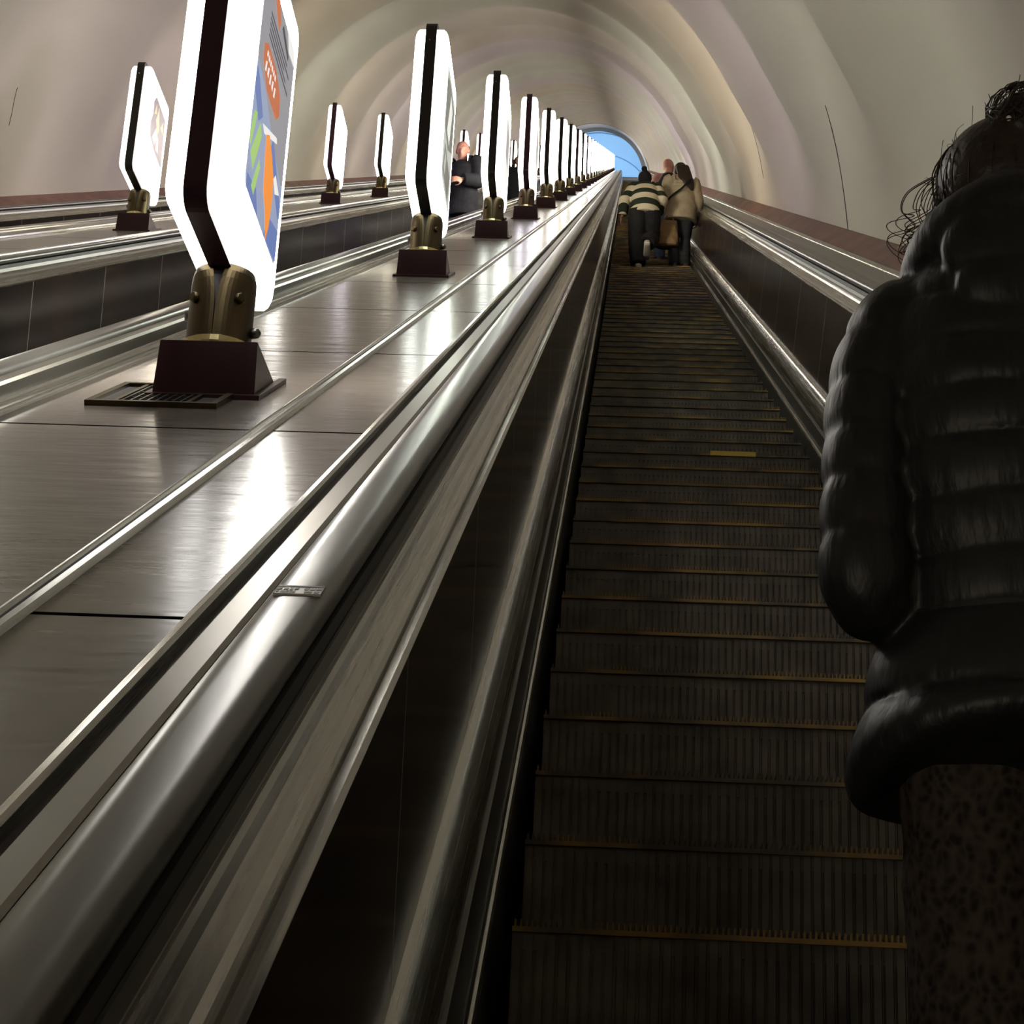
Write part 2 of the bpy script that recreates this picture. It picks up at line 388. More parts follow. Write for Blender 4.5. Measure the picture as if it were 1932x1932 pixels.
bm = bmesh.new(); section(bm, [(1.208, .735), (1.475, .735), (1.475, .66), (1.208, .66)], SB, ST, 60); obj('deck_panel', bm, deck_r, t, True)
bm = bmesh.new(); section(bm, [(1.40, .733), (1.402, .741), (1.41, .745), (1.45, .748), (1.474, .738), (1.474, .70), (1.40, .70)], SB, ST, 60); obj('edge_strip', bm, steel, t, True)
t = thing('wall_deck', 'narrow dark deck between left escalator and the left tunnel wall', 'deck', P(-5.6, 0, .735))
bm = bmesh.new(); section(bm, [(-5.488, .735), (-5.755, .735), (-5.755, .66), (-5.488, .66)], SB, ST, 60); obj('deck_panel', bm, deck_m, t, True)

# ------------------------------------------------------------------ steps of our escalator
RUN = .3632; RISE = RUN * math.tan(A)
YN = P(0, 3.037, 0).y                      # front edge of the thirteenth visible step
SWD = .512
def step_parts(far=False):
    out = {}
    bm = bmesh.new()
    box(bm, -SWD, SWD, .012, RUN + .03, -.05, -.012)                       # tread slab
    n = 104 if not far else 0
    for i in range(n):
        x = -SWD + 2 * SWD * (i + .5) / n
        box(bm, x - .0021, x + .0021, .009, RUN + .02, -.013, -.0005)
    if far: box(bm, -SWD, SWD, .012, RUN + .02, -.02, -.002)
    out['tread'] = bm
    bm = bmesh.new()
    box(bm, -SWD, SWD, .016, .03, -RISE - .03, -.018)
    m_ = 52 if not far else 0
    for i in range(m_):
        x = -SWD + 2 * SWD * (i + .5) / m_
        box(bm, x - .0065, x + .0065, .009, .018, -RISE - .025, -.021)
        box(bm, x + .0075, x + .0088, .006, .018, -RISE - .025, -.021)
    out['riser'] = bm
    bm = bmesh.new(); box(bm, -SWD, SWD, 0, .016, -.021, -.012)
    for i in range(n):
        x = -SWD + 2 * SWD * (i + .5) / n
        box(bm, x - .0016, x + .0016, 0, .0095, -.013, 0)
    if far: box(bm, -SWD, SWD, 0, .02, -.013, -.003)
    out['front_edge'] = bm
    return out
ORD = ['lowest', 'second', 'third', 'fourth', 'fifth', 'sixth', 'seventh', 'eighth', 'ninth', 'tenth', 'eleventh', 'twelfth', 'thirteenth', 'fourteenth', 'fifteenth', 'sixteenth',
       'seventeenth', 'eighteenth', 'nineteenth', 'twentieth', 'twenty-first', 'twenty-second', 'twenty-third', 'twenty-fourth', 'twenty-fifth', 'twenty-sixth', 'twenty-seventh', 'twenty-eighth', 'twenty-ninth', 'thirtieth', 'thirty-first', 'thirty-second']
def step_at(j): return Vector((EX, YN + RUN * j, (YN + RUN * j) * math.tan(A)))
proto = None; proto_far = None
GS = 'steps of the right-hand escalator'
for j in range(-3, 297):
    if j < 62:
        if proto is None:
            proto = thing('escalator_step', '', 'step', (0, 0, 0), GS); pp = step_parts()
            obj('tread', pp['tread'], tread_m, proto); obj('riser', pp['riser'], tread_m, proto); e = obj('front_edge', pp['front_edge'], yellow_m, proto); e['label'] = 'worn yellow toothed front edge'
            o = proto
        else: o = copy_tree(proto)
    else:
        if proto_far is None:
            pp = step_parts(True); bmx = bmesh.new()
            me = []
            for kx, (nm, mi) in enumerate((('tread', 0), ('riser', 0), ('front_edge', 1))):
                for fc in pp[nm].faces: fc.material_index = mi
                mm = bpy.data.meshes.new('tmp'); pp[nm].to_mesh(mm); pp[nm].free(); bmx.from_mesh(mm); bpy.data.meshes.remove(mm)
            proto_far = obj('escalator_step', bmx, [tread_m, yellow_m]); proto_far['category'] = 'step'; proto_far['group'] = GS; o = proto_far
        else: o = proto_far.copy(); C.objects.link(o)
    o.location = step_at(j)
    if 0 <= j < 30: lab = 'dark ribbed escalator step, %s in view up the right flight' % ORD[j]
    elif j < 0: lab = 'dark ribbed escalator step right at the foot of the picture'
    elif j < 49: lab = 'dark ribbed escalator step in the upper middle of the right flight, below the climbing people'
    else: lab = 'narrow far step of the right flight, at or beyond the climbing people'
    o['label'] = lab
    if j in (13, 20):
        bm = bmesh.new(); a_, b_ = (.425, .63) if j == 13 else (.47, .70)
        box(bm, a_ - EX, b_ - EX, -.0025, .006, -.0215, .001)
        q = obj('paint_stripe', bm, stripe_m if j == 13 else yellow_m, o); q['label'] = 'short bright yellow painted stripe'
        o['label'] = ('dark escalator step with a short bright yellow stripe right of its middle', 'dark escalator step with a short dull ochre stripe, farther up')[j == 20]
bm = bmesh.new()
for j in range(297, 345):
    p = step_at(j); box(bm, EX - SWD, EX + SWD, p.y, p.y + RUN, p.z - .25, p.z)
tag(obj('escalator_steps', bm, tread_m), 'last steps of the right escalator just below the upper hall', 'steps', None, 'stuff')

# ------------------------------------------------------------------ the lamps
def rrect(y0, y1, z0, z1, r, k=5):
    out = []
    for cy, cz, a0 in ((y1 - r, z1 - r, 0), (y0 + r, z1 - r, 90), (y0 + r, z0 + r, 180), (y1 - r, z0 + r, 270)):
        for i in range(k + 1):
            a_ = math.radians(a0 + 90 * i / k); out.append((cy + r * math.cos(a_), cz + r * math.sin(a_)))
    return out
LY0, LY1, LZ0, LZ1 = -.325, .270, .325, 1.150
def diffuser(sg):
    bm = bmesh.new(); prof = [(.024, 0), (.056, .0), (.066, .006), (.074, .018), (.078, .034)]
    rings = [[bm.verts.new((sg * x, y, z)) for y, z in rrect(LY0 + d, LY1 - d, LZ0 + d, LZ1 - d, max(.045 - d * .4, .02))] for x, d in prof]
    n = len(rings[0])
    for a_, b_ in zip(rings, rings[1:]):
        for i in range(n): bm.faces.new((a_[i], a_[(i + 1) % n], b_[(i + 1) % n], b_[i]))
    for fc in bm.faces: fc.material_index = 1
    bm.faces.new(rings[0]); bm.faces.new(rings[-1][::-1])
    return bm
def slope_z(y): return y * math.tan(A)
def make_lamp():
    t = thing('lamp', '', 'lamp', (0, 0, 0), 'escalator lamps')
    for sg in (-1, 1): obj('diffuser', diffuser(sg), [MATS['lit_diffuser_white'], MATS['lit_edge_white']], t)
    bm = bmesh.new(); prism(bm, rrect(LY0 - .012, LY1 + .012, LZ0 - .012, LZ1 + .028, .05), -.026, .026)
    fr = obj('frame', bm, black_m, t)
    bm = bmesh.new(); ball(bm, (-.006, LY0 - .013, LZ1 - .085), .0045, 8); obj('frame_screw', bm, steel, fr)
    # split brass socket
    cy = .042; R1, R0 = .076, .058
    cl = bpy.data.meshes.new('x'); bm = bmesh.new()
    zs = [.112, .16, .2, .23, .26, .285, .305, .322]; gp = [.5, .6, 1, 2, 4, 7, 10, 14]; rs = [1, 1, 1, 1, 1, 1, .985, .93]
    for sg in (-1, 1):
        prev = None
        for z, g, rr in zip(zs, gp, rs):
            ring = []
            for R in (R1 * rr, R0):
                q = []
                for i in range(25):
                    a_ = math.radians(-90 + sg * (g + (180 - g - 2) * i / 24)); q.append(bm.verts.new((R * math.cos(a_), cy + R * math.sin(a_), z)))
                ring += q if R != R0 else q[::-1]
            if prev:
                for i in range(50): bm.faces.new((prev[i], prev[(i + 1) % 50], ring[(i + 1) % 50], ring[i]))
            else: bm.faces.new(ring)
            prev = ring
        bm.faces.new(prev)
    sk = obj('socket', bm, brass, t, smooth=False)
    for sg in (-1, 1):
        bm = bmesh.new(); a_ = math.radians(-90 + sg * 42); c = Vector((R1 * math.cos(a_), cy + R1 * math.sin(a_), .237)); d = Vector((math.cos(a_), math.sin(a_), 0))
        tube(bm, [c - d * .004, c + d * .007, c + d * .012], [.0145, .0145, .010], 6, (0, 0, 1)); obj('bolt', bm, brass, sk)
    bm = bmesh.new(); tube(bm, [(.07, cy, .175), (.092, cy - .01, .172), (.097, cy - .012, .171)], [.014, .012, .006], 10, (0, 0, 1)); obj('locking_knob', bm, steel_d, sk); bm = bmesh.new(); tube(bm, [(-.07, cy, .215), (-.084, cy - .005, .213)], [.014, .012], 10, (0, 0, 1)); obj('locking_knob', bm, steel_d, sk)
    bm = bmesh.new(); lathe(bm, [(.05, .10), (.055, .32), (.03, .335)], 20, (0, cy, 0)); prism(bm, [(cy - .072, .318), (cy - .076, .29), (cy - .070, .20), (cy, .2), (cy, .335), (cy - .06, .335)], -.010, .010); obj('core', bm, black_m, t)
    bm = bmesh.new(); lathe(bm, [(.088, .10), (.090, .118), (.088, .132), (.079, .138), (.07, .125)], 28, (0, cy, 0)); obj('collar', bm, brass_l, t, smooth=False)
    # wedge-shaped maroon pedestal, level on top, sitting on the incline
    hb, ht, zt = .117, .112, .112
    def wedge(bm, hw0, hw1, yb0, yt0, ztop, lift=0, back=None):
        yb1 = back or ztop / math.tan(A) + .03
        v_ = [bm.verts.new(q) for q in ((-hw0, yb0, slope_z(yb0) + lift - .01), (hw0, yb0, slope_z(yb0) + lift - .01), (hw0, yb1, slope_z(yb1) - .012), (-hw0, yb1, slope_z(yb1) - .012),
              (-hw1, yt0, ztop), (hw1, yt0, ztop), (hw1, ztop / math.tan(A), ztop), (-hw1, ztop / math.tan(A), ztop))]
        for q in ((0, 3, 2, 1), (4, 5, 6, 7), (0, 1, 5, 4), (1, 2, 6, 5), (2, 3, 7, 6), (3, 0, 4, 7)): bm.faces.new([v_[i] for i in q])
    bm = bmesh.new(); wedge(bm, hb, ht, -.050, -.050, zt); bs = obj('pedestal', bm, maroon, t)
    bm = bmesh.new(); y0, y1 = -.066, zt / math.tan(A) + .04
    def lip(x0, x1, ya, yb):
        v_ = [bm.verts.new((x, y, slope_z(y) + z)) for x in (x0, x1) for y in (ya, yb) for z in (-.006, .012)]
        for q in ((0, 1, 3, 2), (4, 6, 7, 5), (0, 4, 5, 1), (2, 3, 7, 6), (0, 2, 6, 4), (1, 5, 7, 3)): bm.faces.new([v_[i] for i in q])
    lip(-hb - .014, hb + .014, y0, -.046); lip(-hb - .014, -hb + .004, -.046, y1); lip(hb - .004, hb + .014, -.046, y1)
    obj('pedestal_lip', bm, maroon, bs)
    return t
def poster(kind, lamp):
    x = .0785; y0, y1, z0, z1 = -.215, .205, .43, 1.03
    bm = bmesh.new(); mats = []
    def sheet(pts, m, lift):
        if m not in mats: mats.append(m)
        i = mats.index(m); prism(bm, [(y0 + (y1 - y0) * u, z0 + (z1 - z0) * v_) for u, v_ in pts], x - .001 if lift == 0 else x + .0008 + .0003 * (lift - 1), x + .0008 + .0003 * lift, i)
    R = lambda a, b, c, d: [(a, c), (b, c), (b, d), (a, d)]
    rr = [(y, z) for y, z in rrect(0, 1, 0, 1, .06)]
    if kind == 'blue':
        g = lit('print_grey', (.42, .42, .46), .62); bl = lit('print_blue', (.16, .24, .56), .75); lb = lit('print_pale_blue', (.38, .46, .66), .7); og = lit('print_orange', (.95, .30, .04), .9)
        ro = lit('print_rust', (.62, .17, .07), .8); gr = lit('print_green', (.42, .68, .20), .8); dk = lit('print_dark', (.10, .10, .12), .5); wh = lit('print_white', (.9, .88, .85), .9)
        sheet(rr, g, 0)
        sheet([(0, .04), (.04, 0), (.96, 0), (1, .05), (1, .35), (.6, .42), (.3, .52), (0, .56)], lb, 1)
        sheet([(0, .42), (.18, .34), (.28, .40), (.10, .50), (0, .52)], bl, 2); sheet([(.55, .36), (.95, .20), (1, .26), (.62, .44)], bl, 2)
        sheet([(.05, .0), (.4, 0), (.3, .09), (.04, .06)], bl, 2); sheet([(.6, 0), (1, .02), (1, .16), (.7, .12)], bl, 2)
        sheet([(.06, .16), (.16, .12), (.30, .32), (.24, .36)], gr, 3); sheet([(.0, .20), (.05, .18), (.14, .36), (.06, .34)], gr, 3); sheet([(.16, .05), (.24, .04), (.34, .20), (.30, .22)], gr, 3)
        sheet([(.42, .38), (.50, .41), (.62, .36), (.72, .30), (.74, .20), (.72, .08), (.66, .0), (.58, .10), (.48, .16), (.44, .28)], og, 4)
        sheet([(.30, .38), (.36, .36), (.72, .46), (.70, .48)], wh, 3); sheet([(.72, .30), (.80, .26), (.92, .30), (.78, .34)], wh, 3)
        sheet([(.14, .60), (.30, .53), (.62, .53), (.70, .58), (.68, .66), (.50, .71), (.22, .71), (.13, .67)], ro, 3)
        for i in range(5): sheet([(.20 + .07 * i, .58 + .012 * (i % 2)), (.235 + .07 * i, .585), (.245 + .07 * i, .635), (.21 + .07 * i, .625)], wh, 4)
        for i in range(6): sheet([(.22 + .05 * i, .655), (.25 + .05 * i, .655), (.255 + .05 * i, .68), (.225 + .05 * i, .68)], wh, 4)
        for i in range(5): sheet(R(.22, .86 - .08 * (i % 3), .745 + .026 * i, .756 + .026 * i), dk, 3)
        sheet([(.20, 1), (.42, 1), (.50, .93), (.46, .88), (.36, .92)], ro, 3); sheet([(.55, .93), (.78, .88), (.80, .91), (.58, .96)], dk, 3); sheet([(.72, 1), (.95, 1), (.98, .94), (.80, .93)], wh, 3)
    elif kind == 'grey':
        g = lit('print_light_grey', (.60, .62, .56), .8); dg = lit('print_mid_grey', (.27, .28, .26), .6); wh = lit('print_pale', (.85, .86, .8), .95)
        sheet(rr, g, 0); sheet([(.05, .45), (.5, .40), (.95, .55), (.95, .92), (.4, .95), (.05, .9)], dg, 1); sheet([(.3, .5), (.6, .48), (.75, .85), (.5, .9)], wh, 2)
        sheet([(.1, .08), (.8, .05), (.9, .30), (.2, .35)], dg, 1); sheet([(.2, .13), (.35, .12), (.4, .28), (.26, .3)], g, 2)
    elif kind == 'purple':
        wh = lit('print_cream', (.92, .90, .86), 1.1); pu = lit('print_aubergine', (.13, .08, .12), .6); o_ = lit('print_tan', (.70, .38, .18), .8); pk = lit('print_mauve', (.40, .33, .42), .7); rd = lit('print_red', (.6, .05, .05), .8)
        sheet(rr, wh, 0); sheet([(.10, .40), (.04, .55), (.14, .70), (.10, .85), (.22, .96), (.9, .92), (.98, .3), (.5, .32)], pu, 1); sheet([(.34, .70), (.46, .92), (.60, .66), (.52, .55)], o_, 2); sheet([(.2, .72), (.28, .9), (.34, .78)], o_, 2); sheet([(.66, .72), (.80, .86), (.85, .7)], o_, 2)
        sheet([(.22, .42), (.40, .62), (.62, .55), (.70, .38), (.45, .36)], pk, 2); sheet([(.4, .33), (.52, .32), (.5, .42), (.44, .45)], rd, 3)
        for i in range(4): sheet(R(.08, .7, .08 + .06 * i, .095 + .06 * i), pk, 1)
    else:
        g = lit('print_faint', (.74, .74, .70), 1.2); d2 = lit('print_faint_dark', (.42, .40, .40), .8)
        if 'print_done' not in MATS: MATS['print_done'] = g
        sheet(rr, g, 0); sheet([(.2, .3), (.7, .25), (.8, .7), (.3, .8)], d2, 1)
    o = obj('poster', bm, mats, lamp); o['label'] = {'blue': 'backlit poster of blue shapes with an orange figure and rust pill', 'grey': 'grey backlit poster', 'purple': 'dark purple and tan backlit poster'}.get(kind, 'faint backlit poster')
    return o
lamp0 = make_lamp()
lamp_meshes = {}
for k in LC:
    sw = {}
    for ch in lamp0.children:
        if ch.name.startswith('diffuser'):
            me = ch.data.copy(); me.materials[0] = MATS['lit_diffuser_' + k]; me.materials[1] = MATS['lit_edge_' + k]; sw[ch.data] = me
        if ch.name.startswith('frame'):
            me = ch.data.copy(); me.materials[0] = plum_m if k.split('_')[0] in ('lilac', 'white') else black_m; sw[ch.data] = me
    lamp_meshes[k] = sw
ORDL = ['nearest', 'second', 'third', 'fourth', 'fifth', 'sixth', 'seventh', 'eighth', 'ninth', 'tenth'] + ORD[10:]
main_c = ['white', 'green', 'green', 'lilac', 'warm', 'warm', 'green', 'white', 'warm', 'lilac']
PL = {}
lamps = []
def put_lamp(x, s, col, label, group, first=False):
    t = copy_tree(lamp0, None, lamp_meshes[col]); t.location = P(x, s, .735)
    t['label'] = label; t['group'] = group; lamps.append(t); return t
MS, MD = 4.225, 4.60
for k in range(-1, 31):  # the topmost few lamps are added to brighten the end ring
    if k < 0: lab = 'lit panel lamp beside the camera, out of view to the left'
    elif k == 0: lab = 'nearest and largest lit panel lamp with blue and orange poster, near row'
    elif k == 1: lab = 'second lit panel lamp of the near row, with a grey poster'
    else: lab = 'lit panel lamp on a maroon pedestal, %s from the camera in the near row' % ORDL[k]
    t = put_lamp(-.935, MS + MD * k, main_c[k % 10] if k >= 0 else 'warm_soft', lab, 'lamps of the near row')
    if k == 0: poster('blue', t)
    elif k == 1: PL['grey'] = poster('grey', t)
    elif k in (2, 3, 5, 8):
        if 'faint' not in PL: PL['faint'] = poster('faint', t)
        else: c = PL['faint'].copy(); C.objects.link(c); c.parent = t
far_c = ['warm', 'white', 'lilac', 'warm', 'green']
for k in range(-1, 29):
    s = 13.19 + 4.504 * k
    if k < 0: lab = 'lit panel lamp of the far row, just beyond the left edge of view'
    elif k == 0: lab = 'nearest lamp of the far row, with a dark purple poster, before the bare left wall'
    else: lab = 'lit panel lamp on a maroon pedestal, %s from the camera in the far row' % ORDL[k]
    t = put_lamp(-3.44, s, (far_c[k % 5] if k >= 0 else 'white') + '_soft', lab, 'lamps of the far row')
    if k == 0: poster('purple', t)
    elif k in (2, 3, 4): c = PL['faint'].copy(); C.objects.link(c); c.parent = t
for ch in list(lamp0.children_recursive): bpy.data.objects.remove(ch)
bpy.data.objects.remove(lamp0)

# cracks of the vault lining
for sv, a0, a1, wd, lab in ((14.0, 6.6, 22, .017, 'long dark crack running down the right vault wall to the skirting'),
        (22.1, 13, 25, .005, 'thin hairline crack on the right vault wall, farther up than the long crack'),
        (17.6, 156, 161.5, .003, 'short faint hairline crack on the left vault wall')):
    tag(crack(sv, a0, a1, wd, 'crack'), lab, 'crack')
# the grille in the deck before the nearest lamp
t = thing('deck_grille', 'flat brass-edged metal grille in the deck before the nearest lamp', 'grille', P(-1.0, 4.1, .737))
gx0, gx1, gs0, gs1 = -1.155, -.865, 3.99, 4.33
bm = bmesh.new()
for (a, b, c, d) in ((gx0, gx1, gs0, gs0 + .02), (gx0, gx1, gs1 - .02, gs1), (gx0, gx0 + .016, gs0 + .02, gs1 - .02), (gx1 - .016, gx1, gs0 + .02, gs1 - .02)): sbox(bm, a, b, c, d, .733, .747)
for xx in (gx0 + .06, gx1 - .07): sbox(bm, xx - .005, xx + .005, gs0 + .02, gs1 - .02, .734, .745)
obj('grille_frame', bm, brass, t, True)
bm = bmesh.new()
for i in range(9): sbox(bm, gx0 + .07 + .0185 * i, gx0 + .074 + .0185 * i, gs0 + .02, gs1 - .02, .735, .744)
for i in range(9): sbox(bm, gx0 + .066, gx1 - .076, gs0 + .045 + .03 * i, gs0 + .049 + .03 * i, .735, .743)
obj('grille_mesh', bm, steel_d, t, True)
bm = bmesh.new(); sbox(bm, gx0 + .012, gx1 - .012, gs0 + .014, gs1 - .014, .732, .738); obj('grille_tray', bm, recess_m, t, True)

# ------------------------------------------------------------------ people
skin_m = mat('skin', (.42, .24, .18), .5); skin_r = mat('flushed_skin', (.50, .24, .20), .5)
def hand(bm, wr, d, up, s=1.0, thumb=1, curl=.5):
    """palm, four unequal fingers and a thumb; d = along the hand, up = back of the hand"""
    wr = Vector(wr); d = Vector(d).normalized(); up = Vector(up); up = (up - up.dot(d) * d).normalized(); sd = d.cross(up) * thumb
    tube(bm, [wr - d * .03 * s, wr + d * .02 * s, wr + d * .06 * s, wr + d * .09 * s], [(.022 * s, .018 * s), (.03 * s, .017 * s), (.040 * s, .015 * s), (.036 * s, .012 * s)], 12, sd)
    for i, ln in enumerate((.070, .078, .073, .058)):
        b = wr + d * .082 * s + sd * (.032 - .0215 * i) * s
        a1, a2, a3 = curl * .5, curl * 1.3, curl * 2.0
        p = [b - d * .02 * s]; q = b
        for a_, l_ in ((a1, .42), (a2, .33), (a3, .25)):
            p.append(q); q = q + (d * math.cos(a_) - up * math.sin(a_)) * ln * l_ * s
        p.append(q); tube(bm, p, [.009 * s, .009 * s, .0085 * s, .008 * s, .0065 * s], 8, sd)
    b = wr + d * .02 * s + sd * .026 * s
    tube(bm, [b, b + (d * .5 + sd * .75 - up * .2) * .035 * s, b + (d * .9 + sd * .75 - up * .45) * .055 * s, b + (d * 1.2 + sd * .55 - up * .7) * .062 * s], [.013 * s, .0115 * s, .0098 * s, .0075 * s], 8, up)
def head(bm, c, s=1.0, yaw=0, pitch=0, chin=True):
    R = Matrix.Rotation(yaw, 3, 'Z') @ Matrix.Rotation(pitch, 3, 'X'); c = Vector(c)
    T = lambda x, y, z: c + R @ Vector((x, y, z)) * s
    q = R.to_quaternion()
    ball(bm, T(0, -.008, .022), (.075 * s, .093 * s, .09 * s), 20, q)
    ball(bm, T(0, .022, -.035), (.058 * s, .066 * s, .072 * s), 16, q)
    ball(bm, T(0, .048, -.085), (.032 * s, .032 * s, .026 * s), 12, q)                      # chin
    tube(bm, [T(0, .082, .012), T(0, .098, -.012), T(0, .106, -.032), T(0, .088, -.040)], [.009 * s, .012 * s, .016 * s, .012 * s], 10)   # nose
    tube(bm, [T(-.026, .076, -.062), T(0, .088, -.060), T(.026, .076, -.062)], [.006 * s, .010 * s, .006 * s], 8, (0, 0, 1))   # lips
    for g in (-1, 1):
        ball(bm, T(g * .032, .074, .004), (.016 * s, .012 * s, .010 * s), 10, q)
        tube(bm, [T(g * .012, .088, .022), T(g * .032, .086, .027), T(g * .052, .07, .020)], [.006 * s, .008 * s, .005 * s], 8, (0, 0, 1))  # brow
        ball(bm, T(g * .077, -.008, -.012), (.010 * s, .021 * s, .031 * s), 10, q)
        ball(bm, T(g * .045, .056, -.03), (.02 * s, .02 * s, .022 * s), 10, q)
    return T, R
DEF = dict(pelvis=(0, 0, .93), waist=(0, 0, 1.06), chest=(0, .01, 1.25), neck=(0, -.005, 1.43), head=(0, .025, 1.575),
           ls=(-.175, 0, 1.385), le=(-.235, -.02, 1.11), lw=(-.235, .06, .87), rs=(.175, 0, 1.385), re=(.235, -.02, 1.11), rw=(.235, .06, .87),
           lh=(-.09, 0, .90), lk=(-.10, .02, .49), la=(-.10, -.02, .09), rh=(.09, 0, .90), rk=(.10, .02, .49), ra=(.10, -.02, .09), yaw=0, pitch=0, w=1.0)
def pose(sc_, **k):
    J = dict(DEF); J.update(k); o = {}
    for a_, b_ in J.items(): o[a_] = Vector(b_) * sc_ if isinstance(b_, tuple) else b_
    o['s'] = sc_; return o
def human(root, J, sk, voxel=.012):
    s = J['s']; wd = J['w']; bm = bmesh.new()
    tube(bm, [J['pelvis'] - Vector((0, 0, .10 * s)), J['pelvis'], J['waist'], J['chest'], J['chest'].lerp(J['neck'], .6), J['neck']], [(.10 * s, .09 * s), (.155 * s * wd, .11 * s), (.13 * s * wd, .095 * s), (.16 * s * wd, .11 * s), (.13 * s, .085 * s), (.06 * s, .06 * s)], 18)
    tube(bm, [J['neck'] - Vector((0, 0, .05 * s)), J['neck'].lerp(J['head'], .5), J['head']], [.062 * s, .054 * s, .052 * s], 14)
    head(bm, J['head'], s, J['yaw'], J['pitch'])
    for g, (a, b, c) in ((-1, ('ls', 'le', 'lw')), (1, ('rs', 're', 'rw'))):
        p, r = interp([J[a] + Vector((-.03 * g * s, 0, 0)), J[a], J[a].lerp(J[b], .5), J[b], J[b].lerp(J[c], .4), J[c]], [.05 * s, .056 * s, .048 * s, .04 * s, .04 * s, .026 * s], 14); tube(bm, p, r, 14)
        d = (J[c] - J[b]).normalized(); hand(bm, J[c], d, Vector((g, .3, .3)), s, -g if J.get('flip') else g, .55)
    for a, b, c in (('lh', 'lk', 'la'), ('rh', 'rk', 'ra')):
        p, r = interp([J[a], J[a].lerp(J[b], .5), J[b], J[b].lerp(J[c], .35), J[c]], [.088 * s, .075 * s, .055 * s, .054 * s, .036 * s], 14); tube(bm, p, r, 14)
        tube(bm, [J[c] + Vector((0, -.05, -.045)) * s, J[c] + Vector((0, .05, -.05)) * s, J[c] + Vector((0, .15, -.065)) * s], [(.03 * s, .03 * s), (.04 * s, .032 * s), (.035 * s, .018 * s)], 12)
    return fuse('body', bm, sk, root, voxel, 3)
def legs(root, J, m, voxel=.012, rr=(.105, .095, .08, .085, .078), hem=.02, name='trousers'):
    s = J['s']; bm = bmesh.new()
    tube(bm, [J['pelvis'] + Vector((0, 0, .12 * s)), J['pelvis'], J['pelvis'] - Vector((0, 0, .08 * s))], [(.155 * s, .115 * s), (.17 * s * J['w'], .125 * s), (.13 * s, .11 * s)], 18)
    for a, b, c in (('lh', 'lk', 'la'), ('rh', 'rk', 'ra')):
        e = J[c] + Vector((0, 0, -hem * s)); p, r = interp([J[a], J[a].lerp(J[b], .5), J[b], J[b].lerp(e, .5), e], [x * s for x in rr], 16)
        r = [(x[0] * (1 + .03 * math.sin(i * 2.3)), x[1]) for i, x in enumerate(r)]; tube(bm, p, r, 14)
    return fuse(name, bm, m, root, voxel, 3)
def shoes(root, J, m, sole):
    s = J['s']
    for c, g in (('la', -1), ('ra', 1)):
        pt = J.get('foot_' + c, 0); R = Matrix.Rotation(pt, 3, 'X'); q = lambda x, y, z: J[c] + R @ Vector((x, y, z)) * s
        bm = bmesh.new(); tube(bm, [q(0, -.075, -.045), q(0, -.03, -.035), q(0, .05, -.045), q(0, .13, -.06), q(0, .185, -.066)], [(.03 * s, .03 * s), (.04 * s, .045 * s), (.045 * s, .038 * s), (.044 * s, .026 * s), (.028 * s, .018 * s)], 14); tube(bm, [q(0, -.03, .0), q(0, -.03, -.05)], [.048 * s, .045 * s], 14)
        o = fuse('shoe', bm, m, root, .009, 2)
        bm = bmesh.new(); tube(bm, [q(0, -.085, -.078), q(0, -.03, -.078), q(0, .1, -.08), q(0, .19, -.082)], [(.032 * s, .012 * s), (.043 * s, .013 * s), (.048 * s, .012 * s), (.03 * s, .010 * s)], 14); obj('sole', bm, sole, o)
def top(root, J, m, name, tor, arm, zlow, voxel=.011, collar=.075, ripple=0, cuff=0):
    """garment over torso and arms; tor = (hem, waist, chest) widths"""
    s = J['s']; bm = bmesh.new(); lo = J['pelvis'] + Vector((0, 0, zlow * s))
    p, r = interp([lo, J['waist'], J['chest'], J['chest'].lerp(J['neck'], .55), J['neck'] + Vector((0, 0, .0))], [(tor[0] * s, tor[0] * .72 * s), (tor[1] * s, tor[1] * .70 * s), (tor[2] * s, tor[2] * .68 * s), (tor[2] * .86 * s, tor[2] * .58 * s), (collar * s, collar * s)], 22)
    if ripple: r = [(a + ripple * math.sin(i * 1.9), b + ripple * math.sin(i * 1.9)) for i, (a, b) in enumerate(r)]
    tube(bm, p, r, 24)
    for g, (a, b, c) in ((-1, ('ls', 'le', 'lw')), (1, ('rs', 're', 'rw'))):
        e = J[c].lerp(J[b], .04); pp = [J[a] + Vector((-.07 * g * s, 0, .01 * s)), J[a], J[a].lerp(J[b], .5), J[b], J[b].lerp(e, .5), e]
        p, r = interp(pp, [arm[0] * s, arm[0] * s * 1.03, arm[0] * s * .92, arm[1] * s, arm[1] * .95 * s, arm[2] * s], 20)
        if ripple: r = [(x[0] + ripple * .6 * math.sin(i * 2.2), x[1] + ripple * .6 * math.sin(i * 2.2)) for i, x in enumerate(r)]
        tube(bm, p, r, 16)
    return fuse(name, bm, m, root, voxel, 3)
def fabric(name, c1, c2, sc_=14, rough=.85, spec=.2):
    m = mat(name, c1, rough, 0, spec); f = noise(m, coords(m, (1, 1, 1), False), sc_, 4); colour(m, ramp(m, f, [(.3, c1), (.75, c2)])); bump(m, noise(m, coords(m, (1, 1, 1), False), sc_ * 1.7, 3), .3, .01); return m
denim = fabric('blue_denim', (.035, .05, .10), (.06, .085, .16)); dgrey = fabric('dark_grey_cloth', (.018, .02, .024), (.035, .038, .043))
blk = fabric('black_cloth', (.008, .008, .010), (.017, .017, .019)); navy = fabric('dark_navy_cloth', (.010, .011, .017), (.02, .021, .03))
beige = fabric('beige_cloth', (.31, .265, .185), (.42, .36, .26), 9); pink = fabric('pink_cloth', (.40, .22, .20), (.5, .29, .26)); tan = fabric('tan_canvas', (.20, .135, .065), (.29, .20, .105))
